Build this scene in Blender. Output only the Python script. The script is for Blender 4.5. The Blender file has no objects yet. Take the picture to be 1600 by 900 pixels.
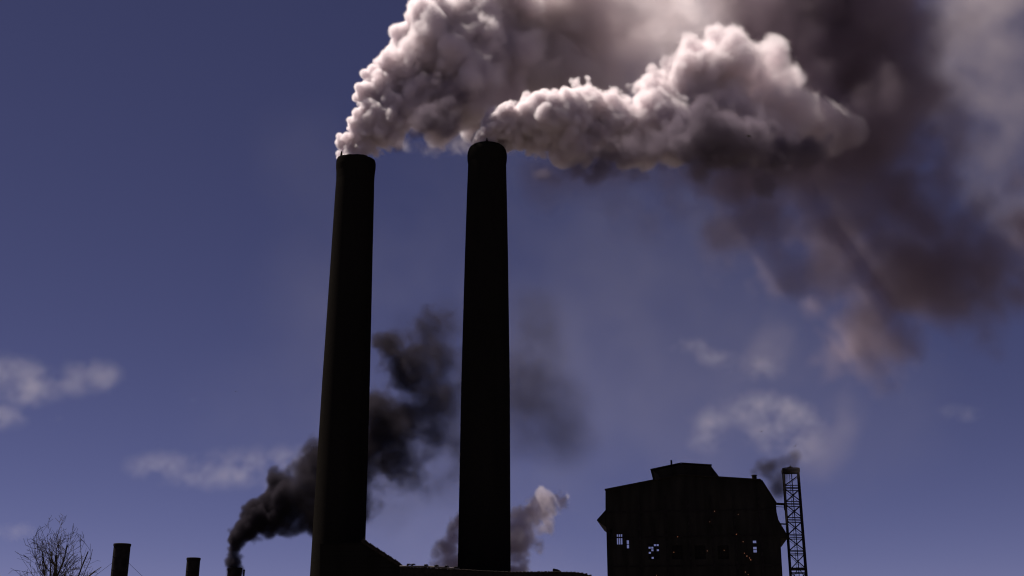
import bpy, bmesh, math, random
import numpy as np
from mathutils import Vector, Matrix
R = math.radians
C = bpy.context.scene.collection
S = bpy.context.scene
random.seed(7)

# ------------------------------------------------------------------ camera, sky, sun, exposure
F = 1800.0                      # focal length in photo pixels (1600 wide)
PITCH = math.atan(0.3243)
EYE = Vector((0, 0, 1.6))
cam = bpy.data.cameras.new('camera'); cam.sensor_width = 36; cam.lens = 36 * F / 1600
cam.clip_start = 0.5; cam.clip_end = 60000
co = bpy.data.objects.new('camera', cam); C.objects.link(co)
co.location = EYE; co.rotation_euler = (math.pi / 2 + PITCH, 0, 0); S.camera = co

SUN_EL, SUN_AZ = R(63), R(-65)    # azimuth measured from +Y (view direction), negative = to the left
sd = Vector((math.sin(SUN_AZ) * math.cos(SUN_EL), math.cos(SUN_AZ) * math.cos(SUN_EL), math.sin(SUN_EL)))
w = bpy.data.worlds.new('World'); S.world = w; w.use_nodes = True
nt = w.node_tree; nt.nodes.clear()
sky = nt.nodes.new('ShaderNodeTexSky'); sky.sky_type = 'NISHITA'; sky.sun_disc = False
sky.sun_elevation = SUN_EL; sky.sun_rotation = SUN_AZ % (2 * math.pi)
sky.altitude = 7000; sky.air_density = 1.0; sky.dust_density = 0.0; sky.ozone_density = 3.0
tint = nt.nodes.new('ShaderNodeMix'); tint.data_type = 'RGBA'; tint.blend_type = 'MULTIPLY'
tint.inputs[0].default_value = 1; tint.inputs[7].default_value = (0.84, 0.525, 0.62, 1)   # violet cast of the old film
bg = nt.nodes.new('ShaderNodeBackground'); bg.inputs[1].default_value = 0.05
wo = nt.nodes.new('ShaderNodeOutputWorld')
nt.links.new(sky.outputs[0], tint.inputs[6]); nt.links.new(tint.outputs[2], bg.inputs[0]); nt.links.new(bg.outputs[0], wo.inputs[0])
sl = bpy.data.lights.new('sun', 'SUN'); sl.energy = 5.0; sl.angle = R(0.53); sl.color = (1.0, 0.90, 0.82)
so = bpy.data.objects.new('sun', sl); C.objects.link(so)
so.rotation_euler = (-sd).to_track_quat('-Z', 'Y').to_euler()
S.view_settings.view_transform = 'Standard'; S.view_settings.look = 'None'
S.view_settings.exposure = 0.62; S.view_settings.gamma = 1.0; S.view_settings.use_curve_mapping = False
cy = S.cycles
cy.filter_width = 1.15; cy.max_bounces = 12; cy.volume_bounces = 10; cy.diffuse_bounces = 2; cy.transparent_max_bounces = 8
cy.volume_step_rate = 1.5; cy.volume_max_steps = 512; cy.use_denoising = True; cy.sample_clamp_indirect = 4

# ------------------------------------------------------------------ helpers
cp, sp = math.cos(PITCH), math.sin(PITCH)
def at(px, py, Y):
    """World point at photo pixel (px, py) and distance Y along the ground."""
    u, v = (px - 800) / F, (450 - py) / F
    d = Vector((u, cp - v * sp, sp + v * cp))
    return EYE + d * (Y / d.y)
def tag(o, label=None, cat=None, group=None, kind=None):
    for k, v in (('label', label), ('category', cat), ('group', group), ('kind', kind)):
        if v: o[k] = v
    return o
def empty(name, loc, rz=0):
    o = bpy.data.objects.new(name, None); C.objects.link(o); o.location = loc; o.rotation_euler = (0, 0, rz)
    o.empty_display_size = 0.3; return o
def build(name, bm, mat, parent=None, smooth=False):
    me = bpy.data.meshes.new(name); bm.to_mesh(me); bm.free()
    if smooth:
        for p in me.polygons: p.use_smooth = True
    o = bpy.data.objects.new(name, me); me.materials.append(mat); C.objects.link(o)
    if parent: o.parent = parent
    return o
def nbm(): return bmesh.new()
def box(bm, x0, x1, y0, y1, z0, z1):
    vs = [bm.verts.new((x, y, z)) for x in (x0, x1) for y in (y0, y1) for z in (z0, z1)]
    for f in ((0, 1, 3, 2), (4, 6, 7, 5), (0, 4, 5, 1), (2, 3, 7, 6), (0, 2, 6, 4), (1, 5, 7, 3)):
        bm.faces.new([vs[i] for i in f])
def lathe(bm, prof, n=48, c=(0, 0), wob=None, cap=True):
    rings = []
    for r, z in prof:
        rings.append([bm.verts.new((c[0] + r * math.cos(2 * math.pi * i / n), c[1] + r * math.sin(2 * math.pi * i / n), z)) for i in range(n)])
    for a, b in zip(rings, rings[1:]):
        for i in range(n):
            j = (i + 1) % n; bm.faces.new((a[i], a[j], b[j], b[i]))
    if cap:
        bm.faces.new(rings[0][::-1]); bm.faces.new(rings[-1])
def bar(bm, a, b, r, n=4, r2=None):
    a, b = Vector(a), Vector(b); d = b - a
    if d.length < 1e-6: return
    q = d.to_track_quat('Z', 'Y'); r2 = r if r2 is None else r2
    A, B = [], []
    for i in range(n):
        t = 2 * math.pi * (i + .5) / n; v = q @ Vector((math.cos(t), math.sin(t), 0))
        A.append(bm.verts.new(a + v * r)); B.append(bm.verts.new(b + v * r2))
    for i in range(n):
        j = (i + 1) % n; bm.faces.new((A[i], A[j], B[j], B[i]))
    bm.faces.new(A[::-1]); bm.faces.new(B)
def prism(bm, pts, y0, y1):
    """pts: outline in x,z seen from the front, extruded along y."""
    a = [bm.verts.new((x, y0, z)) for x, z in pts]; b = [bm.verts.new((x, y1, z)) for x, z in pts]
    bm.faces.new(a); bm.faces.new(b[::-1]); n = len(pts)
    for i in range(n):
        j = (i + 1) % n; bm.faces.new((a[j], a[i], b[i], b[j]))

def mat(name, col, rough=0.9, metal=0.0, var=0.35, scale=1.5, bump=0.3, stretch=(1, 1, 1)):
    m = bpy.data.materials.new(name); m.use_nodes = True; t = m.node_tree; n = t.nodes
    b = n['Principled BSDF']; b.inputs['Roughness'].default_value = rough; b.inputs['Metallic'].default_value = metal
    b.inputs['Specular IOR Level'].default_value = 0.04
    tc = n.new('ShaderNodeTexCoord'); mp = n.new('ShaderNodeMapping'); mp.inputs['Scale'].default_value = stretch
    no = n.new('ShaderNodeTexNoise'); no.inputs['Scale'].default_value = scale; no.inputs['Detail'].default_value = 6
    cr = n.new('ShaderNodeValToRGB'); e = cr.color_ramp.elements
    e[0].position = .3; e[1].position = .7
    e[0].color = [c * (1 - var) for c in col] + [1]; e[1].color = [min(1, c * (1 + var)) for c in col] + [1]
    bp = n.new('ShaderNodeBump'); bp.inputs['Strength'].default_value = bump; bp.inputs['Distance'].default_value = .05
    L = t.links.new
    L(tc.outputs['Object'], mp.inputs[0]); L(mp.outputs[0], no.inputs['Vector']); L(no.outputs['Fac'], cr.inputs[0])
    L(cr.outputs[0], b.inputs['Base Color']); L(no.outputs['Fac'], bp.inputs['Height']); L(bp.outputs[0], b.inputs['Normal'])
    return m
def brick_mat(name, c1, c2, mortar, sc=4.0):
    m = bpy.data.materials.new(name); m.use_nodes = True; t = m.node_tree; n = t.nodes; L = t.links.new
    b = n['Principled BSDF']; b.inputs['Roughness'].default_value = .95; b.inputs['Specular IOR Level'].default_value = 0.0
    tc = n.new('ShaderNodeTexCoord'); sx = n.new('ShaderNodeSeparateXYZ'); cx = n.new('ShaderNodeCombineXYZ')
    at2 = n.new('ShaderNodeMath'); at2.operation = 'ARCTAN2'; ml = n.new('ShaderNodeMath'); ml.operation = 'MULTIPLY'; ml.inputs[1].default_value = 2.6
    L(tc.outputs['Object'], sx.inputs[0]); L(sx.outputs[1], at2.inputs[0]); L(sx.outputs[0], at2.inputs[1])
    L(at2.outputs[0], ml.inputs[0]); L(ml.outputs[0], cx.inputs[0]); L(sx.outputs[2], cx.inputs[1])
    br = n.new('ShaderNodeTexBrick'); br.inputs['Scale'].default_value = sc
    for k, c in (('Color1', c1), ('Color2', c2), ('Mortar', mortar)): br.inputs[k].default_value = (*c, 1)
    no = n.new('ShaderNodeTexNoise'); no.inputs['Scale'].default_value = .6; no.inputs['Detail'].default_value = 6
    mp = n.new('ShaderNodeMapping'); mp.inputs['Scale'].default_value = (1, 1, .12)
    L(tc.outputs['Object'], mp.inputs[0]); L(mp.outputs[0], no.inputs['Vector'])
    mx = n.new('ShaderNodeMix'); mx.data_type = 'RGBA'; mx.blend_type = 'MULTIPLY'; mx.inputs[0].default_value = .8
    cr = n.new('ShaderNodeValToRGB'); cr.color_ramp.elements[0].color = (.4, .4, .42, 1); cr.color_ramp.elements[1].color = (1, 1, 1, 1)
    L(no.outputs['Fac'], cr.inputs[0]); L(cx.outputs[0], br.inputs['Vector'])
    L(br.outputs['Color'], mx.inputs[6]); L(cr.outputs[0], mx.inputs[7]); L(mx.outputs[2], b.inputs['Base Color'])
    bp = n.new('ShaderNodeBump'); bp.inputs['Strength'].default_value = .4; bp.inputs['Distance'].default_value = .02
    L(br.outputs['Fac'], bp.inputs['Height']); bp.invert = True; L(bp.outputs[0], b.inputs['Normal'])
    return m
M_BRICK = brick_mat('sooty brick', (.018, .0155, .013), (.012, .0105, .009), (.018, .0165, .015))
M_STEEL = mat('soot black steel', (.018, .015, .014), .8, 0, .4, 2)
M_SHEET = mat('tarred sheet iron', (.02, .018, .015), .85, 0, .4, .8, .4, (1, 1, .2))
M_ROOF = mat('sooty clay tile', (.022, .018, .015), .9, 0, .4, 3)
M_PIPE = mat('galvanised pipe', (.09, .08, .08), .6, 0, .3, 2)
M_BARK = mat('bark', (.05, .04, .03), .95, 0, .3, 4)
M_DIRT = mat('cinder ground', (.09, .08, .07), 1, 0, .4, .05)
M_BIRD = mat('dark feathers', (.06, .055, .05), .9)
M_GLOW = bpy.data.materials.new('orange glow'); M_GLOW.use_nodes = True
_b = M_GLOW.node_tree.nodes['Principled BSDF']; _b.inputs['Emission Color'].default_value = (1, .3, .08, 1); _b.inputs['Emission Strength'].default_value = .35

# ------------------------------------------------------------------ ground
bm = nbm(); n = 60
for i in range(n + 1):
    for j in range(n + 1):
        x = (i / n - .5); y = (j / n - .5)
        X = math.copysign(abs(2 * x) ** 2.2, x) * 15000; Y = math.copysign(abs(2 * y) ** 2.2, y) * 15000
        bm.verts.new((X, Y, 0))
bm.verts.ensure_lookup_table()
for i in range(n):
    for j in range(n):
        a = i * (n + 1) + j; bm.faces.new([bm.verts[k] for k in (a, a + n + 1, a + n + 2, a + 1)])
tag(build('ground', bm, M_DIRT), kind='structure')

# ------------------------------------------------------------------ tall chimneys
def radius_px(wpx, px, py, Y):
    c = at(px, py, Y) - EYE
    depth = c.y * cp + c.z * sp
    return wpx / 2 * depth / F
def tall_chimney(label, Y, prof, cx_top, extra):
    """prof: list of (photo row, full width in pixels) from the bottom up; the rows give heights on the chimney's own axis."""
    base = at(cx_top[0], cx_top[1], Y); root = empty('brick_chimney', (base.x, Y, 0))
    tag(root, label, 'chimney', 'tall brick chimneys of the plant')
    hs = [(at(cx_top[0], r, Y).z, radius_px(wd, cx_top[0], r, Y)) for r, wd in prof]
    slope = (hs[1][1] - hs[0][1]) / (hs[1][0] - hs[0][0])
    rz = [(hs[0][1] - slope * hs[0][0], 0)]
    for (z0, r0), (z1, r1) in zip([(0, rz[0][0])] + hs, hs):
        k = max(1, int((z1 - z0) / 2.5))
        for i in range(1, k + 1): rz.append((r0 + (r1 - r0) * i / k, z0 + (z1 - z0) * i / k))
    rz = [(r, z) for z, r in [(b, a) for a, b in rz]]
    rng = random.Random(int(Y))
    body = [(r, z) for r, z in rz]
    return root, body, hs
# left chimney: flared ragged head
root, body, hs = tall_chimney('tall brick chimney with flared ragged head, joined by the sloping tiled roof', 133,
    [(900, 84.5), (600, 74), (400, 64.5), (300, 60.2), (284, 59), (272, 59.6), (262, 61.5)], (556, 262), None)
bm = nbm(); split = len(body) - 3
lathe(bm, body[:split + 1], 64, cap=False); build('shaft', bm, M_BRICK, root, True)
top_r, top_z = body[-1]
bm = nbm()
N = 64; rings = []
hp = body[split:] + [(top_r * 1.0, top_z + .55), (top_r * .985, top_z + .8), (top_r * .80, top_z + .82), (top_r * .78, top_z - 2.5)]
rng = random.Random(4); rag = [rng.uniform(-.10, .12) for _ in range(N)]
rag = [(rag[i] + rag[i - 1] + rag[(i + 1) % N]) / 2 for i in range(N)]
for k, (r, z) in enumerate(hp):
    ring = []
    for i in range(N):
        a = 2 * math.pi * i / N; zz = z + (rag[i] if k in (3, 4, 5) else 0)
        ring.append(bm.verts.new((r * math.cos(a), r * math.sin(a), zz)))
    rings.append(ring)
for A, B in zip(rings, rings[1:]):
    for i in range(N):
        j = (i + 1) % N; bm.faces.new((A[i], A[j], B[j], B[i]))
build('chimney_head', bm, M_BRICK, root, False)
bm = nbm(); a = math.radians(222); bar(bm, (top_r * .9 * math.cos(a), top_r * .9 * math.sin(a), top_z + .4), (top_r * .9 * math.cos(a), top_r * .9 * math.sin(a), top_z + 1.55), .22, 6, .08)
build('broken_brick_stub', bm, M_BRICK, root)
# right chimney: rounded barrel head
root, body, hs = tall_chimney('tall brick chimney with rounded barrel head and short rod on its rim', 128,
    [(900, 83), (600, 76), (400, 67.5), (300, 62.2), (270, 60.2), (256, 59.4)], (761.2, 245), None)
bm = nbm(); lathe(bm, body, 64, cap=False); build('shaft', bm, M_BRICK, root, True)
r, z = body[-1]
hp = [(r, z), (r * 1.025, z + .2), (r * 1.04, z + .5), (r * 1.045, z + .95), (r * 1.03, z + 1.35), (r * .99, z + 1.7), (r * .94, z + 1.93), (r * .88, z + 2.06), (r * .82, z + 2.1), (r * .78, z + 2.05), (r * .76, z - 1)]
bm = nbm(); lathe(bm, hp, 64, cap=False); build('chimney_head', bm, M_BRICK, root, True)
bm = nbm(); bar(bm, (0, -r * .84, z + 1.98), (0, -r * .84, z + 2.52), .085, 8, .06); bar(bm, (0, -r * .84, z + 1.98), (0, -r * .84, z + 2.2), .13, 8); build('rod', bm, M_STEEL, root)

# ------------------------------------------------------------------ boiler house under the chimneys: tiled roof
Yr = 118.0
root = empty('boiler_house', (at(700, 900, Yr).x, Yr, 0)); tag(root, 'low dark boiler house with tiled roof running between the two tall chimneys', 'building')
ox = root.location.x
def loc(px, py, Y=Yr):
    p = at(px, py, Y); return p.x - ox, p.z
xl, xr = loc(490, 900)[0], loc(935, 900)[0]
bm = nbm(); box(bm, xl, xr, .4, 20, 0, loc(700, 915)[1]); build('wall', bm, M_BRICK, root)
slope_pts = [(566, 847), (625, 886)]
flat = [(625, 886), (668, 887.5), (715, 890.5), (760, 893), (800, 894.5), (850, 893.8), (900, 894.6), (912, 896), (925, 900), (935, 905)]
# lean-to gable that climbs to the left chimney
bm = nbm(); a = [loc(500, 850), loc(566, 847), loc(625, 886), loc(625, 915), loc(500, 915)]
prism(bm, a, .1, 13); build('gable', bm, M_BRICK, root)
bm = nbm(); n = 17; (x0, z0), (x1, z1) = loc(566, 846), loc(626, 885)
for i in range(n):       # stepped verge tiles on the slope
    t0, t1 = i / n, (i + 1.25) / n
    for yy in (0, 4.4, 8.8):
        bar(bm, (x0 + (x1 - x0) * t0, yy, z0 + (z1 - z0) * t0 + .16), (x0 + (x1 - x0) * t1, yy, z0 + (z1 - z0) * t1 + .03), .19 + .03 * math.sin(i * 2.3), 7)
for i in range(n):
    t0, t1 = i / n, (i + 1.1) / n
    xa, za, xb, zb = x0 + (x1 - x0) * t0, z0 + (z1 - z0) * t0 + .11, x0 + (x1 - x0) * t1, z0 + (z1 - z0) * t1 + .02
    vs = [bm.verts.new(q) for q in ((xa, -.15, za), (xb, -.15, zb), (xb, 13, zb), (xa, 13, za))]; bm.faces.new(vs)
build('verge_tiles', bm, M_ROOF, root)
bm = nbm(); pts = [loc(*p) for p in flat]
prism(bm, [(x, z) for x, z in pts] + [(pts[-1][0], pts[-1][1] - 1.2), (pts[0][0], pts[-1][1] - 1.2)], 0, 14)
rng = random.Random(2)
for (xa, za), (xb, zb) in zip(pts, pts[1:]):
    k = max(1, int((xb - xa) / .32))
    for i in range(k):
        x = xa + (xb - xa) * (i + .5) / k; z = za + (zb - za) * (i + .5) / k
        bar(bm, (x - .15, -.05, z + rng.uniform(-.03, .04)), (x + .15, -.05, z + rng.uniform(-.03, .04)), .07, 6)
build('roof', bm, M_ROOF, root)
bm = nbm(); p = [loc(866, 894), loc(862, 890), loc(865, 887.6), (loc(872, 889)), loc(878, 893.8)]
prism(bm, [loc(864, 895), loc(864, 888.4), loc(866, 888.2), loc(872, 889.6), loc(876, 891.8), loc(879, 895)], .1, 1.1)
prism(bm, [loc(860, 895), loc(860, 892.3), loc(862.5, 892.3), loc(862.5, 895)], .3, .8); build('roof_ventilator', bm, M_SHEET, root)
bm = nbm(); q = [loc(x, y) for x, y in ((625, 885.2), (668, 885.5), (697, 887.5), (718, 889.3))]
for (xa, za), (xb, zb) in zip(q, q[1:]): bar(bm, (xa, -.3, za), (xb, -.3, zb), .085, 10)
build('ridge_pipe', bm, M_PIPE, root, True)
for px, py in ((637.5, 885), (644.5, 885), (664.5, 886), (680.5, 887), (696.5, 888), (711, 889.5)):
    x, z = loc(px, py); bm = nbm()
    bar(bm, (x - .08, -.3, z - .25), (x - .05, -.3, z + .12), .07, 6); bar(bm, (x - .08, -.34, z + .13), (x + .22, -.34, z + .2), .11, 6, .06); bar(bm, (x + .22, -.34, z + .2), (x + .3, -.34, z + .13), .06, 6)
    build('pipe_bracket', bm, M_STEEL, root)

# ------------------------------------------------------------------ small steel stacks at the left
def small_stack(label, px_l, px_r, py, Y, collar=True):
    c = at((px_l + px_r) / 2, py, Y); r = radius_px(px_r - px_l, (px_l + px_r) / 2, py, Y)
    root = empty('steel_stack', (c.x, Y, 0)); tag(root, label, 'smokestack', 'small steel smokestacks at the left')
    h = c.z; bm = nbm(); lathe(bm, [(r * .99, 0)] + [(r * .99, h * k / 8) for k in range(1, 8)] + [(r * .99, h - .25)], 36, cap=False)
    for k in range(1, int(h / 1.5)):
        zz = h - k * 1.5; lathe(bm, [(r * .99 + .005, zz - .03), (r * .99 + .02, zz - .02), (r * .99 + .02, zz + .02), (r * .99 + .005, zz + .03)], 36, cap=False)
    build('shaft', bm, M_STEEL, root, True)
    bm = nbm(); lathe(bm, [(r * .98, h - .27), (r * 1.04, h - .25), (r * 1.05, h - .02), (r * 1.0, h + .03), (r * .9, h + .02), (r * .88, h - 1.5)], 36, cap=False); build('rim', bm, M_STEEL, root)
    return root, c, r, h
root, c, r, h = small_stack('tallest of the three small steel stacks, idle, held by thin guy wires', 178.5, 204, 850, 140)
for sgn in (-1, 1):
    bm = nbm(); x = sgn * r; z = h - 2.2
    P = [Vector((x + sgn * 7.0 * t, -1.0 * t, z - 4.4 * t - .5 * math.sin(math.pi * t))) for t in [i / 10 for i in range(11)]]
    P.append(Vector((x + sgn * 16, -3, 0.0)))
    for a, b in zip(P, P[1:]): bar(bm, a, b, .018, 5)
    build('guy_wire', bm, M_STEEL, root)
small_stack('short idle steel stack between the guyed stack and the smoking one', 292.3, 313, 872, 141)
root, c, r, h = small_stack('short steel stack pouring thick black smoke beside a thin pole', 356, 378, 888, 142)
bm = nbm(); p = at(381.5, 890, 141.5); lathe(bm, [(.11, 0), (.10, p.z - .2), (.12, p.z - .15), (.12, p.z)], 10)
o = build('vent_pipe', bm, M_STEEL); o.location = (p.x, 141.5, 0); tag(o, 'thin upright vent pipe just right of the stack with black smoke', 'pipe')
bm = nbm(); a = at(120, 898.5, 136); b = at(170, 899.5, 136)

# ------------------------------------------------------------------ bare trees
def bare_tree(label, px, top, Y, wide, seed, group=None):
    """wide: half width of the crown in metres."""
    rng = random.Random(seed); c = at(px, 900, Y); H = at(px, top, Y).z
    root = empty('bare_tree', (c.x, Y, 0)); tag(root, label, 'tree', group)
    tb, cb = nbm(), nbm()
    def inside(p):
        t = (p.z - .32 * H) / (.68 * H)
        lim = max(.16, 1 - .84 * max(0, (t - .4) / .6) ** 1.25)
        return math.hypot(p.x, p.y) < wide * lim * rng.uniform(.75, 1.1) and p.z < H
    def grow(p, d, L, r, lev):
        segs = 5 if lev < 3 else 3
        for s in range(segs):
            g = .16 if lev else .07
            d2 = (d + Vector((rng.gauss(0, g), rng.gauss(0, g), rng.gauss(0, g) + .07))).normalized()
            q = p + d2 * L / segs; r2 = r * (.86 if lev else .93)
            if not inside(q) and lev: return
            bar(tb if lev < 2 else cb, p, q, max(r, .016), 6 if lev < 3 else 4, max(r2, .013))
            if lev < 5 and (s > 0 or lev > 0):
                for _ in range(2 if lev in (1, 2, 3, 4) else 1):
                    if rng.random() < (.47 if lev else .0):
                        ang = rng.uniform(.4, 1.0); az = rng.uniform(0, 2 * math.pi)
                        o = d2.orthogonal().normalized(); o.rotate(Matrix.Rotation(az, 3, d2))
                        grow(q, (d2 * math.cos(ang) + o * math.sin(ang)).normalized(), L * rng.uniform(.45, .72), r2 * rng.uniform(.45, .65), lev + 1)
            p, d, r = q, d2, r2
        return p, d, r
    p, d, r = grow(Vector((0, 0, 0)), Vector((0, 0, 1)), H * .36, .26, 0)
    for i in range(9):
        a = i * 2.4 + rng.uniform(0, .5); t = (.15 + 1.0 * (i % 3) / 2) * wide / (H * .5)
        grow(p * rng.uniform(.75, 1.0), Vector((math.cos(a) * t, math.sin(a) * t, 1)).normalized(), H * .5 * rng.uniform(.8, 1.15), .13, 1)
    build('trunk', tb, M_BARK, root); build('crown', cb, M_BARK, root)
    return root
bare_tree('big bare leafless tree with fine twigs at the far left', 84, 800, 125, 5.7, 23)
bare_tree('low twiggy bare treetop between the big bare tree and the first stack', 138, 881, 122, 2.0, 5)

# ------------------------------------------------------------------ coal works building at the right
Yb = 170.0
cb0 = at(1085, 900, Yb); th = math.atan2(cb0.x, Yb)
root = empty('works_building', (cb0.x, Yb, 0), -th); tag(root, 'dark windowed works building with raised roof monitor and flared side eaves', 'building')
Mi = Matrix.Rotation(th, 4, 'Z') @ Matrix.Translation((-cb0.x, -Yb, 0))
def face(px, py, y=0.0):
    """Point of the facade's own plane (local y) seen at photo pixel."""
    d = at(px, py, 100) - EYE; o_ = Mi @ EYE; dl = (Mi.to_3x3() @ d)
    t = (y - o_.y) / dl.y; p = o_ + dl * t
    return p.x, p.z
D = 15.0
holes = []   # px rectangles cut out of the front wall
def wall_with_holes(bm, outline, rects, y0, y1):
    """Grid-cut wall: columns and rows at every opening edge, cells inside openings left out; the outline's top is met by prisms above."""
    x0, x1, z0, z1 = outline
    xs = sorted({x0, x1} | {r[0] for r in rects} | {r[1] for r in rects}); zs = sorted({z0, z1} | {r[2] for r in rects} | {r[3] for r in rects})
    V = {}
    def v(i, j, y):
        k = (i, j, y)
        if k not in V: V[k] = bm.verts.new((xs[i], y, zs[j]))
        return V[k]
    def solid(i, j):
        if not (0 <= i < len(xs) - 1 and 0 <= j < len(zs) - 1): return False
        cx, cz = (xs[i] + xs[i + 1]) / 2, (zs[j] + zs[j + 1]) / 2
        return not any(r[0] < cx < r[1] and r[2] < cz < r[3] for r in rects)
    for i in range(len(xs) - 1):
        for j in range(len(zs) - 1):
            if not solid(i, j): continue
            bm.faces.new((v(i, j, y0), v(i + 1, j, y0), v(i + 1, j + 1, y0), v(i, j + 1, y0)))
            bm.faces.new((v(i, j, y1), v(i, j + 1, y1), v(i + 1, j + 1, y1), v(i + 1, j, y1)))
            if not solid(i - 1, j): bm.faces.new((v(i, j, y0), v(i, j + 1, y0), v(i, j + 1, y1), v(i, j, y1)))
            if not solid(i + 1, j): bm.faces.new((v(i + 1, j, y0), v(i + 1, j, y1), v(i + 1, j + 1, y1), v(i + 1, j + 1, y0)))
            if not solid(i, j - 1): bm.faces.new((v(i, j, y0), v(i, j, y1), v(i + 1, j, y1), v(i + 1, j, y0)))
            if not solid(i, j + 1): bm.faces.new((v(i, j + 1, y0), v(i + 1, j + 1, y0), v(i + 1, j + 1, y1), v(i, j + 1, y1)))
def rect(x0, y0, x1, y1, y=0.0):
    a, b = face(x0, y1, y), face(x1, y0, y); return (a[0], b[0], a[1], b[1])
wins = [(953.5, 826, 957.5, 842), (963.5, 834, 972.5, 851), (979, 843.5, 983, 857), (1013.5, 849.5, 1029.5, 873.5), (1177, 844, 1182, 863.5),
        (1050, 852, 1066, 874), (1086, 852, 1102, 874), (1122, 852, 1138, 874)]
seen = wins[:5]
bl = face(947.5, 900); br_ = face(1221, 900); zt = face(1085, 799)[1]
bm = nbm(); wall_with_holes(bm, (face(947.5, 830)[0], face(1213.5, 800)[0], 0, zt), [rect(*w) for w in wins], 0, .4); build('front_wall', bm, M_SHEET, root)
back = [rect(w[0] - 3, w[1] - 4, w[2] + 3, w[3] + 4, D) for w in seen]
# merge neighbouring rear openings that would overlap
bx0, bx1 = face(947.5, 830)[0], face(1213.5, 800)[0]
b3 = (min(b[0] for b in back[:3]), max(b[1] for b in back[:3]), min(b[2] for b in back[:3]), max(b[3] for b in back[:3]))
b3 = (max(b3[0], bx0 + .3), b3[1], b3[2], b3[3])
bk = [b3, back[3], back[4]]
bzt = max(zt, max(b[3] for b in bk) + .5)
bm = nbm(); wall_with_holes(bm, (bx0, bx1, 0, bzt), bk, D, D + .4); build('rear_wall', bm, M_SHEET, root)
for x, xo in ((bx0, .4), (bx1, -.4)):
    bm = nbm(); box(bm, min(x, x + xo), max(x, x + xo), .403, D - .003, 0, zt); build('side_wall', bm, M_SHEET, root)
# window bars
def window(w, nx, nz):
    a = rect(*w); bm = nbm(); t = .05
    for i in range(nx + 1):
        x = a[0] + (a[1] - a[0]) * i / nx; box(bm, x - t, x + t, .12, .2, a[2], a[3])
    f = build('window_frame', bm, M_STEEL, root)
    for j in range(nz + 1):
        z = a[2] + (a[3] - a[2]) * j / nz; bm = nbm(); box(bm, a[0], a[1], .21, .27, z - t, z + t); build('glazing_bar', bm, M_STEEL, f)
window(wins[0], 1, 2); window(wins[1], 3, 1); window(wins[2], 1, 2); window(wins[3], 4, 6); window(wins[4], 1, 4)
for w in wins[5:]: window(w, 4, 6)
# dirty panes that are boarded or soot-blind, inside the see-through frames
def blind(w, nx, nz, cells):
    a = rect(*w)
    for i, j in cells:
        bm = nbm()
        x0 = a[0] + (a[1] - a[0]) * i / nx; x1 = a[0] + (a[1] - a[0]) * (i + 1) / nx; z1 = a[3] - (a[3] - a[2]) * j / nz; z0 = a[3] - (a[3] - a[2]) * (j + 1) / nz
        box(bm, x0 + .004, x1 - .004, .28, .31, z0 + .004, z1 - .004)
        build('blind_pane', bm, M_SHEET, root)
blind(wins[3], 4, 6, [(0, 0), (1, 0), (2, 1), (0, 2), (1, 3), (0, 4), (1, 4), (2, 4), (3, 4), (2, 5), (3, 5), (3, 3), (2, 3), (3, 1), (0, 5), (2, 2)])
blind(wins[4], 1, 4, [(0, 1)])
for w in wins[5:]: blind(w, 4, 6, [(i, j) for i in range(4) for j in range(6)])
# upper storeys: profile of the hall, sides leaning back
def fx(px, py): return face(px, py)
up = [fx(946, 799), fx(946, 790), fx(946, 767), fx(948.5, 765), fx(1030, 747.5), fx(1064, 742), fx(1127, 746.3), fx(1186, 750), fx(1189.5, 750.5), fx(1212.5, 787), fx(1213.3, 799)]
up[0] = (up[0][0], zt); up[-1] = (up[-1][0], zt)
bm = nbm(); prism(bm, up, -.004, D + .404); build('upper_storey', bm, M_SHEET, root)
def slab(a, b, y0, y1, t=.18):
    a, b = Vector((a[0], 0, a[1])), Vector((b[0], 0, b[1])); d = (b - a).normalized(); nrm = Vector((-d.z, 0, d.x))
    if nrm.z < 0: nrm = -nrm
    bm = nbm(); q = [a + nrm * .01, b + nrm * .01, b + nrm * t, a + nrm * t]; prism(bm, [(v.x, v.z) for v in q], y0, y1); return bm
build('roof', slab(fx(945.3, 766.5), fx(1064, 743.2), -.5, D + .8), M_ROOF, root)
build('roof', slab(fx(1064.2, 743.2), fx(1188.3, 751), -.5, D + .8), M_ROOF, root)
build('roof', slab(fx(1189.5, 751), fx(1212.5, 787), -.3, D + .6, .14), M_ROOF, root)
# ridge knob beside the vent
bm = nbm(); xk, zk = fx(1187.5, 750.5); lathe(bm, [(.05, 0), (.24, .05), (.26, .2), (.1, .34), (.02, .36)], 16); o = build('roof_finial', bm, M_SHEET, root); o.location = (xk, .6, zk - .02)
# monitor: long raised roof with flared left eave
mon = [fx(1033, 748), fx(1029, 744), fx(1029, 741), fx(1020, 734.8), fx(1064, 724.5), fx(1111, 727.3), fx(1126.5, 747.5)]
bm = nbm(); prism(bm, mon, .5, D - 2); mo = build('roof_monitor', bm, M_SHEET, root)
build('roof', slab(fx(1016.2, 733.6), fx(1064, 723.4), .2, D - 1.7, .12), M_ROOF, mo)
build('roof', slab(fx(1064.2, 723.4), fx(1112, 726.4), .2, D - 1.7, .12), M_ROOF, mo)
x, z = fx(1049, 727); bm = nbm(); box(bm, x - .13, x + .13, 1, 1.25, z - .5, z + .93); build('vent_stub', bm, M_STEEL, mo)
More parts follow.
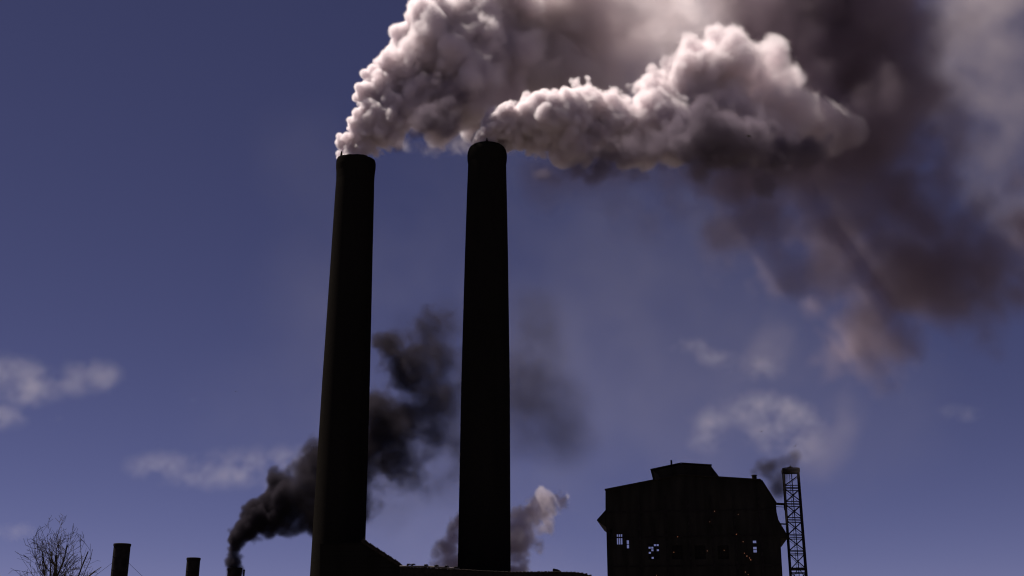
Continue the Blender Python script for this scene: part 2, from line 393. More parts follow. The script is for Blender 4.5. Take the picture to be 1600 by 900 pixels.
# side eaves
bm = nbm(); prism(bm, [fx(946.3, 796), fx(946.3, 823), fx(944, 821.5), fx(932.2, 812.6), fx(932.6, 811.4)], .3, D - .2); build('side_eave', bm, M_SHEET, root)
bm = nbm(); prism(bm, [fx(1213.8, 800), fx(1216.6, 812), fx(1231.8, 837.5), fx(1231.8, 839.5), fx(1219.4, 840.5), fx(1213.8, 841)], .3, D - .2); build('side_eave', bm, M_SHEET, root)
bm = nbm()
prism(bm, [(bx1 + .003, 0), (bx1 + .003, face(1219, 841.3)[1]), fx(1219.6, 841.3), fx(1223, 900), (fx(1223, 900)[0] + .6, 0)], .35, D - .5); build('buttress', bm, M_SHEET, root)
# beams, pilasters and floor lines over the front so the wall is not blank
bm = nbm()
for px in (1000, 1042, 1078, 1114, 1150, 1190):
    x = face(px, 850)[0]; box(bm, x - .15, x + .15, -.12, -.006, 0, face(px, 775)[1])
build('pilasters', bm, M_STEEL, root)
bm = nbm()
for py in (798, 838, 884):
    z = face(1085, py)[1]; box(bm, bx0 + .1, bx1 - .1, -.08, -.0062, z - .1, z + .1)
build('string_courses', bm, M_STEEL, root)
for px, py, s in ((1116.5, 799, .07), (1153.5, 804, .05), (1109, 815.5, .05), (1058.7, 839, .06), (1150.5, 835, .07), (1053, 863, .06), (1105, 861, .06), (1131.5, 860, .06), (1161, 846.7, .06), (1163, 864.5, .06), (1167, 869, .07), (1171, 872, .06), (1173, 875, .07), (1164.5, 894, .06), (1026, 899, .05), (1169, 898, .05)):  # tiny orange glowing dots just off the front wall
    x, z = face(px, py); bm = nbm(); bmesh.ops.create_icosphere(bm, subdivisions=1, radius=s * .8); o = build('orange_dot', bm, M_GLOW, root); o.location = (x, -.2, z)
# stove pipe on the roof (smoking)
x, z = fx(1178.8, 741); bm = nbm(); lathe(bm, [(.36, -1.2), (.36, .0)], 20, cap=False); lathe(bm, [(.37, -.1), (.40, -.09), (.40, .03), (.3, .03), (.3, -.6)], 20, cap=False)
o = build('roof_chimney', bm, M_STEEL, root); o.location = (x, 1.0, z)

# ------------------------------------------------------------------ lattice tower beside it
Yt = 171.0
tc = at(1235.5, 738, Yt); thT = math.atan2(tc.x, Yt)
root = empty('lattice_tower', (tc.x, Yt, 0), -thT + R(4)); tag(root, 'slender steel lattice tower with cross bracing right of the works building', 'tower')
def zt_(py): return at(1235.5, py, Yt).z
Ht = zt_(739); W0, W1 = 1.13, 1.07
def hw(z): return W0 + (W1 - W0) * z / Ht
for sx_ in (-1, 1):
    for sy_ in (-1, 1):
        bm = nbm(); bar(bm, (sx_ * hw(0), sy_ * hw(0), 0), (sx_ * hw(Ht), sy_ * hw(Ht), Ht), .13); build('leg', bm, M_STEEL, root)
rows = [743.5, 760, 785, 810, 836, 861, 890, 918, 946, 975]
zs = [zt_(r) for r in rows] + [0]
for k, (za, zb) in enumerate(zip(zs, zs[1:])):
    bm = nbm()
    for s in (-1, 1):
        for ax in (0, 1):
            def P(u, z): h = hw(z); return (u * h, s * h, z) if ax == 0 else (s * h, u * h, z)
            rr = .035 if (s == 1 or ax == 1) else .10
            bar(bm, P(-1, zb), P(1, za - (.5 if k else .1)), rr)
            if k: bar(bm, P(1, zb), P(-1, za - .5), rr)
    build('cross_brace', bm, M_STEEL, root)
    if k:
        bm = nbm()
        for dz in (0, -.48):
            for s in (-1, 1):
                h = hw(za); bar(bm, (-h, s * h, za + dz), (h, s * h, za + dz), .08); bar(bm, (s * h, -h, za + dz), (s * h, h, za + dz), .08)
        build('girt', bm, M_STEEL, root)
bm = nbm(); z = zt_(886); h = hw(z) + .1; box(bm, -h, h, -h, h, z - .35, z - .15)
for s in (-1, 1):
    bar(bm, (s * .1, -h, z - .35), (s * .8, -h, z - 1.5), .08)
build('landing', bm, M_STEEL, root)
bm = nbm(); bar(bm, (.12, .2, 0), (.12, .2, Ht), .07, 8); bar(bm, (-.2, .2, 0), (-.2, .2, Ht), .03, 6)
for i in range(int(Ht / .4)): bar(bm, (-.2, .2, i * .4 + .2), (.12, .2, i * .4 + .2), .02)
build('ladder', bm, M_STEEL, root)
bm = nbm(); h = W1 + .14; z0 = zt_(741); 
for s in (-1, 1):
    box(bm, -h, h, s * h - .06, s * h + .06, z0 + .2, z0 + .72); box(bm, s * h - .06, s * h + .06, -h + .063, h - .063, z0 + .2, z0 + .72)
box(bm, -h + .07, h - .07, -h + .07, h - .07, z0 + .35, z0 + .45)
build('head_box', bm, M_STEEL, root)
bm = nbm()
for sx_ in (-1, 1):
    for sy_ in (-1, 1): bar(bm, (sx_ * h, sy_ * h, z0 + .72), (0, 0, z0 + 1.1), .06)
lathe(bm, [(.16, z0 + .9), (.2, z0 + 1.0), (.1, z0 + 1.25), (.02, z0 + 1.3)], 12); build('cap_frame', bm, M_STEEL, root)
# walkways from the building to the tower
def link(name, label, pa, pb, Y, parts):
    a, b = at(*pa, Y), at(*pb, Y); root = empty(name, (a.x, Y, a.z)); tag(root, label, 'walkway')
    v = b - a
    for nm, dz, rr, yy in parts:
        bm = nbm(); bar(bm, (0, yy, dz), (v.x, yy, v.z + dz), rr); build(nm, bm, M_STEEL, root)
    return root, v
r_, v = link('steel_footbridge', 'upper thin steel footbridge joining the works building roof and the lattice tower', (1210, 787), (1228, 788), 171.2, [('deck_beam', 0, .15, -.4), ('deck_beam', 0, .15, .4), ('lower_rail', -.42, .055, 0)])
bm = nbm(); bar(bm, (v.x - .25, 0, 0), (v.x - .25, 0, -.95), .1); build('hanger', bm, M_STEEL, r_)
link('steel_footbridge', 'lower thin bar joining the flared side eave and the lattice tower', (1217, 818.3), (1231, 819), 171.2, [('deck_beam', 0, .075, -.3), ('deck_beam', -.05, .06, .3)])

# ------------------------------------------------------------------ gulls
def gull(label, px, py, Y, span, rot, flap):
    c = at(px, py, Y); root = empty('gull', c, 0); tag(root, label, 'bird'); root.rotation_euler = (0, rot, R(20))
    bm = nbm(); lathe(bm, [(.01, -.25), (.05, -.15), (.07, 0), (.055, .12), (.04, .2), (.045, .24), (.015, .3)], 10)
    for v in bm.verts: v.co = Vector((v.co.x, -v.co.z, v.co.y))
    # wings belong to the same continuous body
    for s in (-1, 1):
        pts = [(0, 0, .03), (.25, -.02, .03 + flap * .6), (.5, .06, .03 + flap * .4), (.75, .16, flap * -.1)]
        ch = [.17, .15, .11, .02]; prev = None
        for (x, y, z), cw in zip(pts, ch):
            ring = [bm.verts.new((s * x * span / 1.5, y - cw / 2, z)), bm.verts.new((s * x * span / 1.5, y, z + .02)), bm.verts.new((s * x * span / 1.5, y + cw / 2, z)), bm.verts.new((s * x * span / 1.5, y, z - .012))]
            if prev:
                for i in range(4): bm.faces.new((prev[i], prev[(i + 1) % 4], ring[(i + 1) % 4], ring[i]))
            prev = ring
        bm.faces.new(prev)
    bmesh.ops.recalc_face_normals(bm, faces=bm.faces); build('body', bm, M_BIRD, root, True)
gull('tiny gull with arched wings gliding just above the smoking roof chimney', 1243, 697, 260, 1.5, R(-35), .25)
gull('tiny gull in the pale cloud high above the roof monitor', 1190, 674, 270, 1.4, R(-10), .2)
gull('tiny lone gull in open sky left of the tall chimneys', 368, 612, 260, 1.3, R(8), .1)
gull('tiny gull crossing the dark underside of the right smoke plume', 1170, 213, 119, .8, R(3), .15)

# ------------------------------------------------------------------ smoke
def upmat(N, n, off):
    """Cubic B-spline interpolation matrix from n lattice values to N samples."""
    p = (np.arange(N) + .5) / N * (n - 4) + off + 1; i = np.floor(p).astype(int); f = p - i
    W = np.zeros((N, n), np.float32)
    for k, wt in ((-1, (1 - f) ** 3 / 6), (0, (3 * f ** 3 - 6 * f ** 2 + 4) / 6), (1, (-3 * f ** 3 + 3 * f ** 2 + 3 * f + 1) / 6), (2, f ** 3 / 6)):
        W[np.arange(N), np.clip(i + k, 0, n - 1)] += wt
    return W
def noise3(shape, vox, size, rng):
    ns = [max(2, int(math.ceil(s * vox / size))) + 5 for s in shape]
    g = rng.standard_normal(ns).astype(np.float32)
    Ws = []
    for s, k in zip(shape, ns):
        p = np.arange(s) * vox / size + 1 + 1e-3; i = np.floor(p).astype(int); f = p - i
        W = np.zeros((s, k), np.float32); r = np.arange(s)
        W[r, i - 1] += (1 - f) ** 3 / 6; W[r, i] += (3 * f ** 3 - 6 * f ** 2 + 4) / 6
        W[r, np.minimum(i + 1, k - 1)] += (-3 * f ** 3 + 3 * f ** 2 + 3 * f + 1) / 6; W[r, np.minimum(i + 2, k - 1)] += f ** 3 / 6
        Ws.append(W)
    g = np.tensordot(Ws[0], g, (1, 0)); g = np.tensordot(g, Ws[1], (1, 1)).transpose(0, 2, 1); g = np.tensordot(g, Ws[2], (2, 1))
    return g * 2.2
def fbm(shape, vox, size, octs, rng, gain=.5):
    out = np.zeros(shape, np.float32); a = 1.0; t = 0
    for o in range(octs):
        if size < vox * 1.25: break
        out += a * noise3(shape, vox, size, rng); t += a * a; a *= gain; size *= .5
    return out / math.sqrt(t)
def sstep(x): x = np.clip(x, 0, 1); return x * x * (3 - 2 * x)

class Grid:
    def __init__(s, lo, hi, vox, seed):
        s.lo = np.array(lo, float); s.vox = vox
        s.n = tuple(int(math.ceil((h - l) / vox)) + 1 for l, h in zip(lo, hi))
        s.hi = s.lo + (np.array(s.n) - 1) * vox
        s.ax = [(s.lo[i] + np.arange(s.n[i]) * vox).astype(np.float32) for i in range(3)]
        s.rng = np.random.default_rng(seed); s.d = np.full(s.n, 9.0, np.float32)
    def X(s): return s.ax[0][:, None, None]
    def Y(s): return s.ax[1][None, :, None]
    def Z(s): return s.ax[2][None, None, :]
    def splat(s, c, r, pad):
        sl = []
        for i in range(3):
            a = max(0, int((c[i] - r - pad - s.lo[i]) / s.vox)); b = min(s.n[i], int((c[i] + r + pad - s.lo[i]) / s.vox) + 2)
            if a >= b: return
            sl.append(slice(a, b))
        x = s.ax[0][sl[0]][:, None, None] - c[0]; y = s.ax[1][sl[1]][None, :, None] - c[1]; z = s.ax[2][sl[2]][None, None, :] - c[2]
        q = np.sqrt(x * x + y * y + z * z) - r
        v = s.d[tuple(sl)]; np.minimum(v, q, out=v)
    def px(s):
        """Photo column and row of each voxel, used only to size things where the plume widens."""
        return None

def children(c, r, k, ratio, rng, up=0.0):
    out = []
    for _ in range(k):
        v = rng.standard_normal(3); v[1] -= .35; v[2] += up; v /= np.linalg.norm(v)
        rr = r * ratio * rng.uniform(.6, 1.25)
        out.append((c + v * (r - rr * .25) * rng.uniform(.9, 1.03), rr))
    return out

def volume_object(name, g, dens, m):
    n = g.n; N = n[0] * n[1] * n[2]
    # the grid drops very small values in blocks, so store densities of order 10 and scale them back in the material
    k = 10.0 / max(1e-9, float(dens.max())); dens = np.ascontiguousarray(dens * k, np.float32)
    m = m.copy(); [x for x in m.node_tree.nodes if x.type == 'PRINCIPLED_VOLUME'][0].inputs['Density'].default_value = 1 / k
    for ax in range(3):
        v = np.moveaxis(dens, ax, 0); v[0] = 0; v[-1] = 0
    me = bpy.data.meshes.new(name); me.vertices.add(N)
    P = np.empty(n + (3,), np.float32); P[..., 0] = g.X(); P[..., 1] = g.Y(); P[..., 2] = g.Z()
    me.vertices.foreach_set('co', P.ravel()); del P
    a = me.attributes.new('smoke_density', 'FLOAT', 'POINT'); a.data.foreach_set('value', dens.ravel())
    src = bpy.data.objects.new(name + '_density', me); me.use_fake_user = True
    o = bpy.data.objects.new(name, bpy.data.volumes.new(name)); C.objects.link(o); o.data.materials.append(m)
    t = bpy.data.node_groups.new('density grid', 'GeometryNodeTree')
    t.interface.new_socket('Geometry', in_out='INPUT', socket_type='NodeSocketGeometry')
    t.interface.new_socket('Geometry', in_out='OUTPUT', socket_type='NodeSocketGeometry')
    nd = t.nodes; L = t.links.new
    gi = nd.new('GeometryNodeObjectInfo'); gi.inputs['Object'].default_value = src; go = nd.new('NodeGroupOutput'); vc = nd.new('GeometryNodeVolumeCube')
    vc.inputs['Min'].default_value = g.lo; vc.inputs['Max'].default_value = g.hi
    for i, k in enumerate(('Resolution X', 'Resolution Y', 'Resolution Z')): vc.inputs[k].default_value = n[i]
    pos = nd.new('GeometryNodeInputPosition'); sb = nd.new('ShaderNodeVectorMath'); sb.operation = 'SUBTRACT'; sb.inputs[1].default_value = g.lo
    sc = nd.new('ShaderNodeVectorMath'); sc.operation = 'SCALE'; sc.inputs['Scale'].default_value = 1 / g.vox
    ad = nd.new('ShaderNodeVectorMath'); ad.operation = 'ADD'; ad.inputs[1].default_value = (.5, .5, .5)
    fl = nd.new('ShaderNodeVectorMath'); fl.operation = 'FLOOR'
    dt = nd.new('ShaderNodeVectorMath'); dt.operation = 'DOT_PRODUCT'; dt.inputs[1].default_value = (n[1] * n[2], n[2], 1)
    si = nd.new('GeometryNodeSampleIndex'); si.data_type = 'FLOAT'; si.domain = 'POINT'; si.clamp = True
    na = nd.new('GeometryNodeInputNamedAttribute'); na.data_type = 'FLOAT'; na.inputs['Name'].default_value = 'smoke_density'
    sm = nd.new('GeometryNodeSetMaterial'); sm.inputs['Material'].default_value = m
    L(pos.outputs[0], sb.inputs[0]); L(sb.outputs[0], sc.inputs[0]); L(sc.outputs[0], ad.inputs[0]); L(ad.outputs[0], fl.inputs[0]); L(fl.outputs[0], dt.inputs[0])
    L(gi.outputs['Geometry'], si.inputs['Geometry']); L(na.outputs['Attribute'], si.inputs['Value']); L(dt.outputs['Value'], si.inputs['Index'])
    L(si.outputs['Value'], vc.inputs['Density']); L(vc.outputs[0], sm.inputs[0]); L(sm.outputs[0], go.inputs[0])
    md = o.modifiers.new('grid', 'NODES'); md.node_group = t
    return o

def smoke_mat(name, col, aniso=0.0, mult=1.0):
    m = bpy.data.materials.new(name); m.use_nodes = True; t = m.node_tree; t.nodes.clear()
    v = t.nodes.new('ShaderNodeVolumePrincipled'); v.inputs['Color'].default_value = (*col, 1)
    v.inputs['Density'].default_value = mult; v.inputs['Anisotropy'].default_value = aniso
    o = t.nodes.new('ShaderNodeOutputMaterial'); t.links.new(v.outputs[0], o.inputs['Volume'])
    return m

def billow(g, puffs, l2=14, l3=9, l4=0, pad=1.0, r2=.5, r3=.5):
    """Splat cauliflower puffs: each puff carries smaller puffs on its surface, and those smaller ones again."""
    for (px, py, rp, Y, *q) in puffs:
        c = np.array(at(px, py, Y)); r = rp * (Y / F)
        g.splat(c, r * .92, pad)
        k3 = q[0] if q else 1.0
        for c2, rr2 in children(c, r * .92, l2, r2, g.rng, .15):
            g.splat(c2, rr2, pad)
            for c3, rr3 in children(c2, rr2, int(l3 * k3), r3, g.rng, .1):
                g.splat(c3, rr3, pad)
                if l4:
                    for c4, rr4 in children(c3, rr3, l4, .5, g.rng, .05): g.splat(c4, rr4, pad)

def bounds(puffs, grow):
    lo = np.full(3, 1e9); hi = -lo
    for p in puffs:
        c = np.array(at(p[0], p[1], p[3])); r = p[2] * p[3] / F * grow
        lo = np.minimum(lo, c - r); hi = np.maximum(hi, c + r)
    return lo, hi

LEFT = [(545, 240, 17, 133, 1), (556, 250, 20, 133, 1), (566, 240, 17, 133, 1), (553, 222, 24, 133, 1), (575, 225, 26, 133, 1), (580, 205, 36, 133.5, 1), (590, 185, 34, 132.5, 1),
        (602, 155, 42, 134, 1), (612, 195, 40, 134, 1), (597, 128, 32, 134, 1), (620, 125, 45, 135, 1), (660, 165, 60, 136, 1), (690, 176, 46, 137, .8),
        (645, 92, 46, 135, 1), (680, 60, 60, 136, 1), (700, 110, 75, 137, 1), (700, 25, 35, 137, .9), (740, 30, 60, 138, .8), (740, 130, 60, 136, .8),
        (745, 85, 70, 138, .8), (790, 20, 70, 141, .6), (790, 110, 60, 142, .5), (738, 176, 38, 139, .6), (790, 190, 45, 140, .5)]
RIGHT = [(757, 221, 17, 128, 1), (748, 224, 10, 127, 1), (753, 216, 12, 127, 1), (761, 209, 14, 127, 1), (764, 228, 20, 128, 1), (770, 204, 17, 127, 1), (772, 212, 22, 128, 1), (785, 202, 28, 127.5, 1), (800, 190, 30, 127, 1), (805, 215, 28, 128, 1), (825, 185, 36, 127, 1),
         (850, 190, 42, 127, 1), (840, 225, 32, 128, 1), (880, 190, 45, 126.5, 1), (895, 225, 40, 127.5, 1), (905, 175, 35, 127, 1), (870, 245, 26, 128, 1), (920, 240, 26, 128, .8),
         (910, 165, 36, 129, 1), (945, 175, 45, 129, 1), (975, 195, 45, 129, 1), (940, 215, 45, 130, 1), (990, 225, 40, 130, .8),
         (1020, 150, 40, 131, 1), (1030, 200, 60, 131, .8), (1060, 130, 38, 131, 1), (1090, 150, 55, 132, 1), (1110, 95, 42, 132, 1), (1140, 85, 38, 132, 1), (1150, 130, 60, 133, 1), (1185, 115, 42, 133, 1),
         (1120, 195, 70, 134, .7), (1210, 160, 55, 134, .9), (1240, 180, 38, 134, .9), (1200, 215, 55, 135, .6), (1268, 196, 32, 135, .8)]
def warp_field(f, g, A, size, x0):
    """Pull the lumps out of round: sample the field at noise-shifted places (trilinear)."""
    n = g.n; ix = []; fr = []; fade = np.clip((g.X() - x0 + 1) / 9, .15, 1)
    for ax in range(3):
        sh = [1, 1, 1]; sh[ax] = n[ax]
        q = np.arange(n[ax], dtype=np.float32).reshape(sh) + fbm(n, g.vox, size, 2, g.rng, .5) * (A / g.vox) * fade
        q = np.clip(q, 0, n[ax] - 1.001); i = q.astype(np.int32); ix.append(i); fr.append(q - i)
    base = (ix[0] * n[1] + ix[1]) * n[2] + ix[2]; F_ = f.ravel(); out = np.zeros(n, np.float32)
    for a in (0, 1):
        for b in (0, 1):
            for c in (0, 1):
                w_ = (fr[0] if a else 1 - fr[0]) * (fr[1] if b else 1 - fr[1]) * (fr[2] if c else 1 - fr[2])
                out += w_ * F_[base + (a * n[1] + b) * n[2] + c]
    return out
def ragged(name, label, cat, puffs, vox, seed, m, l2, l3, x_len, nsize, amp, edge, dens, gain=.55, octs=5, kind='stuff', grow=(1.0, 1.0), swirl=0.0, warp=(0, 1), fine=0.0):
    """Smoke whose lumps are crisp near the source and softer, thinner and more torn the further it has drifted (a pair = value at source, value downwind)."""
    k = len(puffs) - 1
    puffs = [(p[0], p[1], p[2] * (grow[0] + (grow[1] - grow[0]) * min(1, i / (.5 * k))), *p[3:]) for i, p in enumerate(puffs)]
    lo, hi = bounds(puffs, 1.45)
    g = Grid(lo, hi, vox, seed); billow(g, puffs, l2, l3, 0, max(1.0, edge[1] * .6), .55, .5)
    p0 = puffs[0]; x0 = at(p0[0], p0[1], p0[3]).x
    age = np.clip((g.X() - x0) / x_len, 0, 1)
    nz = fbm(g.n, vox, nsize, octs, g.rng, gain)
    if warp[0]: g.d = warp_field(g.d, g, *warp, x0)
    if fine: nz += fbm(g.n, vox, vox * 5, 2, g.rng, .6) * fine / (amp[0] + (amp[1] - amp[0]) * age)
    d = g.d + nz * (amp[0] + (amp[1] - amp[0]) * age)
    e = edge[0] + (edge[1] - edge[0]) * age
    den = sstep(-d / e) * np.maximum(.04, dens[0] + (dens[1] - dens[0]) * age ** .4)
    if swirl: den *= np.clip(1 + swirl * fbm(g.n, vox, nsize * 1.6, 5, g.rng, .7), .05, 3)
    o = volume_object(name, g, den, m); tag(o, label, cat, None, kind); return o
M_WHITE = smoke_mat('white boiler smoke', (.95, .905, .92), 0.3)
ragged('smoke_plume', 'dense cream and grey smoke plume rolling from the left tall chimney', 'smoke', LEFT, .155, 3, M_WHITE, 15, 10, 34, 3.2, (.16, 1.3), (.25, 3.5), (5.5, .7), .6, warp=(.42, 2.4), fine=.10)
ragged('smoke_plume', 'bright white billowing smoke plume streaming from the right tall chimney', 'smoke', RIGHT, .155, 5, M_WHITE, 15, 10, 45, 3.0, (.14, .9), (.22, 2.6), (6.5, 1.1), .6, warp=(.32, 2.2), fine=.10)
def diffuse(name, label, cat, puffs, vox, seed, m, D, size=3.0, amp=.45, thr=.35, gain=.55, kind='stuff', sharp=1.0, flat=1.0, octs=5):
    """Soft smoke or cloud: gaussian puffs (px, py, radius px, distance, weight) broken up by fractal noise."""
    lo, hi = bounds(puffs, 1.7)
    g = Grid(lo, hi, vox, seed); f = np.zeros(g.n, np.float32)
    for (px, py, rp, Y, *q) in puffs:
        c = at(px, py, Y); r = rp * Y / F; wt = q[0] if q else 1
        ex = np.exp(-((g.X() - c.x) / r) ** 2 * .9); ey = np.exp(-((g.Y() - c.y) / r) ** 2 * .9); ez = np.exp(-((g.Z() - c.z) / (r * flat)) ** 2 * .9)
        f += wt * ex * ey * ez
    f = 1 - np.exp(-f)
    nz = fbm(g.n, vox, size, octs, g.rng, gain)
    den = np.clip((f * (1 + amp * nz) - thr) / (1 - thr), 0, 2) ** sharp * D
    o = volume_object(name, g, den, m); tag(o, label, cat, None, kind); return o
M_SOOT = smoke_mat('brown drifting smoke', (.46, .385, .44), 0.0)
M_BLACK = smoke_mat('black soot smoke', (.055, .048, .062), 0.0)
M_GREY = smoke_mat('grey steam', (.80, .75, .80), 0.0)
M_VEIL = smoke_mat('pale thin smoke', (.75, .68, .7), 0.0)
M_CLOUD = smoke_mat('pale cloud', (.97, .93, .95), 0.0)
SPREAD = [(800, 30, 70, 143, 1), (820, 110, 65, 144, 1), (870, 20, 90, 146, 1), (880, 110, 75, 146, 1), (940, 30, 95, 148, 1), (950, 120, 60, 148, 1), (1010, 20, 95, 150, 1.2), (1020, 100, 50, 149, 1), (1080, 20, 85, 152, 1.3), (1140, 5, 50, 153, 1.4), (1150, 50, 35, 152, 1), (745, 190, 32, 142, .8), (800, 180, 45, 144, .8)]
ragged('smoke_drift', 'smooth creamy smoke spreading across the top between both chimney plumes', 'smoke', SPREAD, .32, 20, smoke_mat('cream drifting smoke', (.90, .86, .87), .4), 7, 3, 27, 5.0, (1.3, 1.6), (1.4, 2.4), (.75, .20), .68, 6, grow=(1.2, 1.2), swirl=.9, warp=(1.2, 5))
UNDER_SHADE = [(650, 208, 26, 129.5, 1), (670, 180, 36, 129.5, 1.1), (695, 150, 36, 130, 1.0), (705, 195, 34, 129.5, 1.2), (740, 160, 32, 130.5, 1), (625, 225, 18, 129.5, .9),  # low-albedo smoke added in front; its dark colour stands in for underside shade
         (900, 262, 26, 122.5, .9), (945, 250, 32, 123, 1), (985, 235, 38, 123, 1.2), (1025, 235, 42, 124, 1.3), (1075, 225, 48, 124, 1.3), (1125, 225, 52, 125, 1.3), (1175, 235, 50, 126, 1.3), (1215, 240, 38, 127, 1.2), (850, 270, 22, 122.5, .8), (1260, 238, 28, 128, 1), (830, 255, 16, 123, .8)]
ragged('smoke_drift', 'dark smoke added for the shade on the undersides of both big plumes', 'smoke', UNDER_SHADE, .22, 27, smoke_mat('underside shade smoke', (.31, .265, .32), 0), 6, 3, 20, 3.2, (.9, 1.2), (2.2, 3.0), (.9, .8), .7, 6, grow=(1.0, 1.32), swirl=.5)
MASS = [(1230, 20, 90, 150), (1330, 20, 100, 152), (1420, 50, 75, 152), (1300, 120, 105, 150), (1400, 140, 85, 152), (1210, 240, 75, 142), (1300, 240, 95, 146), (1390, 230, 80, 148),
        (1470, 170, 40, 150), (1480, 255, 45, 150), (1545, 275, 32, 150), (1160, 290, 55, 142), (1190, 340, 60, 144), (1290, 330, 75, 146), (1400, 310, 60, 148), (1145, 360, 35, 144),
        (1230, 400, 45, 148), (1310, 420, 65, 150), (1390, 430, 70, 150), (1470, 430, 60, 152), (1550, 400, 60, 152, 1.2), (1600, 350, 50, 152, 1.2), (1530, 320, 40, 152), (1500, 370, 50, 152), (1580, 300, 40, 152, .8), (1360, 510, 55, 152), (1410, 535, 38, 152), (1440, 250, 45, 150), (1450, 350, 50, 151), (1350, 390, 60, 150), (1500, 210, 40, 151), (1480, 480, 50, 152), (1530, 470, 45, 152), (1440, 540, 35, 152), (1330, 560, 30, 152), (1590, 470, 35, 152), (1270, 470, 35, 152, .8), (1620, 430, 45, 153, .7),
        (1330, -70, 130, 152), (1200, -70, 90, 150)]
ragged('smoke_drift', 'broad dark brownish smoke mass drifting down the right side of the sky', 'smoke', MASS, .36, 21, M_SOOT, 6, 2, 20, 6.5, (1.5, 1.7), (5.5, 8), (.27, .25), .7, 6, grow=(1.38, 1.62), swirl=.45, warp=(1.3, 7))
THIN = [(1060, 265, 45, 140, 1.2), (980, 270, 38, 138, 1.2), (900, 270, 35, 136, 1.2), (840, 275, 30, 134, 1.1), (930, 300, 45, 138, .8), (1020, 305, 50, 140, .8), (850, 305, 38, 136, .7), (1080, 320, 50, 142, .8), (960, 340, 40, 140, .4), (1040, 350, 40, 140, .4)]
diffuse('smoke_drift', 'faint brown smoke haze just below the underside of the right plume', 'smoke', THIN, .4, 28, M_SOOT, .10, 5.5, .55, .15, .68)
TAIL = [(1262, 190, 34, 135, 1.2), (1292, 198, 28, 136, 1.1), (1318, 206, 24, 136.5, 1), (1342, 210, 18, 137, .9), (1338, 196, 12, 137, .8), (1290, 220, 26, 136, .8)]
diffuse('smoke_wisp', 'pale torn wisp at the downwind tip of the bright right plume', 'smoke', TAIL, .22, 31, M_WHITE, .9, 3.0, .7, .24, .68)
LOW = [(640, 226, 14, 138, .7), (662, 232, 13, 138.5, .9), (682, 236, 13, 139, 1), (702, 233, 14, 139, .9), (722, 226, 16, 139, .9), (742, 222, 16, 139, .8)]
diffuse('smoke_wisp', 'soft pale wisp under the left plume between the two tall chimneys', 'smoke', LOW, .2, 33, M_WHITE, .5, 2.2, .6, .2, .66)
VEIL = [(1530, 40, 90, 160), (1570, 150, 80, 160), (1500, 130, 60, 160), (1590, 260, 70, 160), (1600, 330, 60, 160), (1560, -40, 90, 160), (1230, 530, 50, 160, .6), (1180, 560, 35, 160, .6), (1290, 560, 50, 160, .5), (1300, 620, 45, 160, .4), (1270, 700, 45, 160, .5), (1320, 660, 40, 160, .35)]
diffuse('smoke_drift', 'thin pale smoke veil at the upper right edge of the sky', 'smoke', VEIL, .7, 22, M_VEIL, .045, 7.0, .65, .14, .66)
DARK = [(367, 896, 11, 142, 5), (367, 889, 11, 142, 5), (367, 882, 12, 142, 5), (366, 874, 12, 142, 5), (366, 866, 11, 142, 4), (367, 855, 13, 142, 3.5), (373, 842, 17, 142.3, 3), (385, 826, 22, 143, 2), (408, 806, 26, 143.5, 1.4), (430, 797, 30, 144, 1.4), (452, 775, 36, 145, 1.3), (440, 755, 22, 145, 1),
        (470, 805, 30, 145, 1.2), (483, 738, 26, 146, 1), (500, 775, 45, 147, 1.2), (545, 765, 52, 148, 1), (592, 735, 46, 149, 1), (600, 690, 42, 149, 1), (640, 655, 50, 150, 1), (650, 715, 50, 150, 1), (690, 640, 50, 151, .9), (640, 575, 42, 151, .8),
        (680, 535, 38, 152, .8), (715, 590, 50, 152, .8), (615, 545, 22, 152, .7), (700, 690, 40, 152, .8), (755, 620, 50, 153, .7), (815, 580, 45, 154, .5), (860, 640, 40, 155, .45), (840, 510, 32, 155, .4), (600, 790, 25, 149, .7), (890, 680, 30, 155, .35), (850, 470, 26, 155, .3), (835, 640, 35, 155, .3)]
ragged('smoke_plume', 'black smoke trailing from the short left stack behind both tall chimneys', 'smoke', DARK, .19, 23, M_BLACK, 8, 4, 40, 2.6, (.15, 1.8), (.4, 4.2), (2.9, -.36), .7, 6, grow=(1.0, 1.3), swirl=.7, warp=(.5, 2.5))
STEAM = [(684, 886, 11, 145, 1), (697, 878, 15, 145, 1), (703, 862, 16, 145, 1), (712, 840, 15, 145, 1), (720, 815, 12, 145, .8), (740, 870, 25, 145, 1), (765, 865, 28, 145, 1), (806, 872, 17, 145, 1), (810, 850, 22, 145, 1), (816, 826, 21, 145, 1), (828, 808, 19, 145, 1), (842, 798, 18, 145, 1), (860, 795, 15, 145, 1), (870, 788, 9, 145, 1), (848, 780, 11, 145, 1), (832, 846, 14, 145, 1), (803, 890, 12, 145, 1)]
ragged('steam_cloud', 'small lumpy grey steam cloud rising behind the base of the right chimney', 'steam', STEAM, .16, 24, M_GREY, 10, 6, 12, 1.8, (.4, .5), (.8, .9), (2.0, 1.5), .65, 5, grow=(1.4, 1.4), swirl=.6, warp=(.25, 1.5))
TRAIL = [(770, 560, 50, 155, .8), (770, 650, 50, 155, .8), (730, 700, 45, 154, .8), (830, 490, 38, 156, .8), (845, 540, 35, 156, .9), (820, 600, 45, 156, 1), (865, 640, 48, 156, 1), (890, 690, 38, 156, .8), (820, 670, 45, 156, .8), (700, 500, 35, 155, .8), (640, 520, 35, 155, .8), (600, 640, 35, 154, .8), (690, 760, 45, 154, .7), (610, 800, 35, 152, .8)]
diffuse('smoke_drift', 'very thin blue grey remains of the black smoke right of the right chimney', 'smoke', TRAIL, .35, 29, M_BLACK, .09, 4.5, .6, .12, .7)
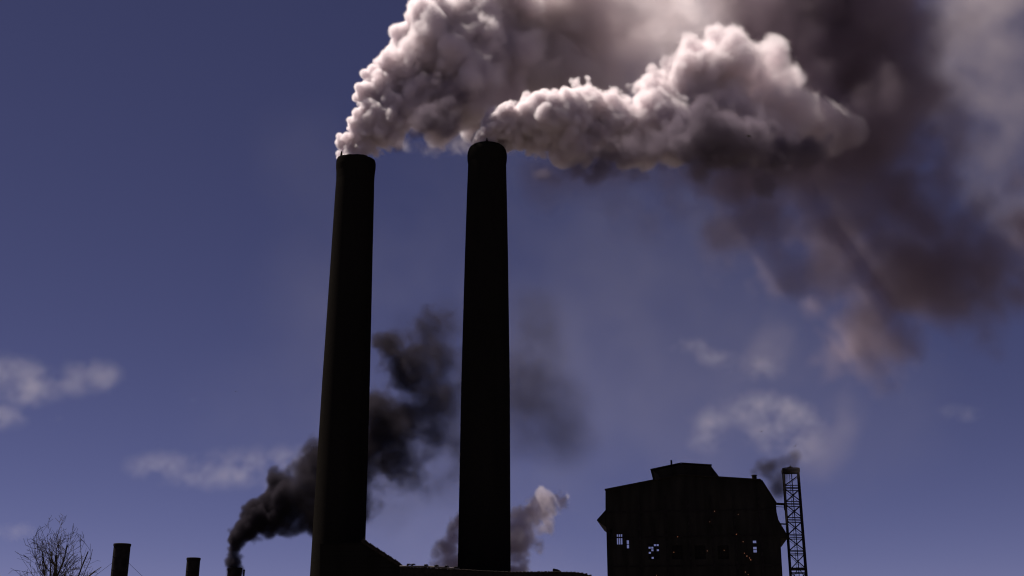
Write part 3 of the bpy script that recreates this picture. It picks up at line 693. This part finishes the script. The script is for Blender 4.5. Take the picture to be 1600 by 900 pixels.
WISP = [(1180, 737, 8, 172, 1.2), (1190, 731, 12, 172, 1.2), (1203, 730, 14, 172.5, 1), (1220, 727, 13, 173, .8), (1236, 724, 12, 173, .6), (1212, 763, 12, 173.5, .8), (1218, 769, 10, 173.5, .8), (1222, 748, 12, 173.5, .6), (1245, 715, 14, 174, .4)]
diffuse('smoke_wisp', 'small dark smoke wisp leaving the roof chimney of the works building', 'smoke', WISP, .22, 25, M_BLACK, 1.3, 1.8, .5, .2)
CL = [('pale ragged cloud at the left edge of the sky, largest of its little cluster', [(5, 590, 36), (40, 592, 34), (70, 605, 24), (35, 615, 22)], 1),
      ('small pale cloud puff to the right in the cluster at the left edge', [(130, 578, 20), (150, 585, 24), (165, 598, 18), (118, 607, 18)], .8),
      ('low pale cloud cut by the left picture edge below its larger neighbour', [(10, 650, 22), (-5, 655, 22)], .8),
      ('very small faint cloud scrap under the left cluster', [(88, 652, 12)], .6),
      ('tiny isolated cloud dot in the sky left of the left chimney', [(300, 623, 9)], .7),
      ('long flat pale cloud bank ending behind the black smoke and left chimney', [(235, 730, 22), (280, 733, 26), (330, 735, 27), (380, 735, 30), (430, 733, 32), (475, 730, 30), (520, 730, 25)], 1.35),
      ('faint flat cloud low at the left above the bare tree', [(5, 830, 18), (35, 828, 15)], .6),
      ('wispy pale cloud in the sky above the roof monitor, higher of two', [(1060, 538, 15), (1085, 540, 15), (1115, 560, 18), (1150, 572, 22), (1190, 575, 24)], .8),
      ('curved pale cloud just above the works building, lower of two', [(1105, 690, 22), (1112, 660, 22), (1145, 640, 24), (1190, 640, 28), (1230, 645, 30), (1265, 665, 28), (1200, 680, 26), (1245, 700, 26)], .85),
      ('faint small cloud patch at the lower right of the sky', [(1490, 645, 18), (1515, 648, 14)], .5)]
for k, (lab, pf, wt) in enumerate(CL):
    Y = 1500 + 40 * k
    diffuse('cloud', lab, 'cloud', [(a, b, r * 1.25, Y, wt * .9) for a, b, r in pf], 2.6, 40 + k, M_CLOUD, .0031, 24, 1.0, .14, .76, 'thing', 1.0, .6)

HIGH = [(760, 330, 170, 1900), (980, 480, 190, 1900), (560, 470, 140, 1900, .7), (1180, 620, 170, 1900, .8), (860, 640, 170, 1900), (640, 700, 150, 1900, .8), (1060, 330, 130, 1900, .7), (380, 640, 120, 1900, .5), (1420, 620, 120, 1900, .5), (980, 780, 160, 1900, .8), (480, 260, 110, 1900, .4), (760, 840, 160, 1900, .8)]
diffuse('cloud_veil', 'thin uneven pale veil of high cloud over the middle of the sky', 'cloud', HIGH, 9.0, 60, M_CLOUD, .00024, 150, .6, .1, .65, 'stuff', 1.0, .8)
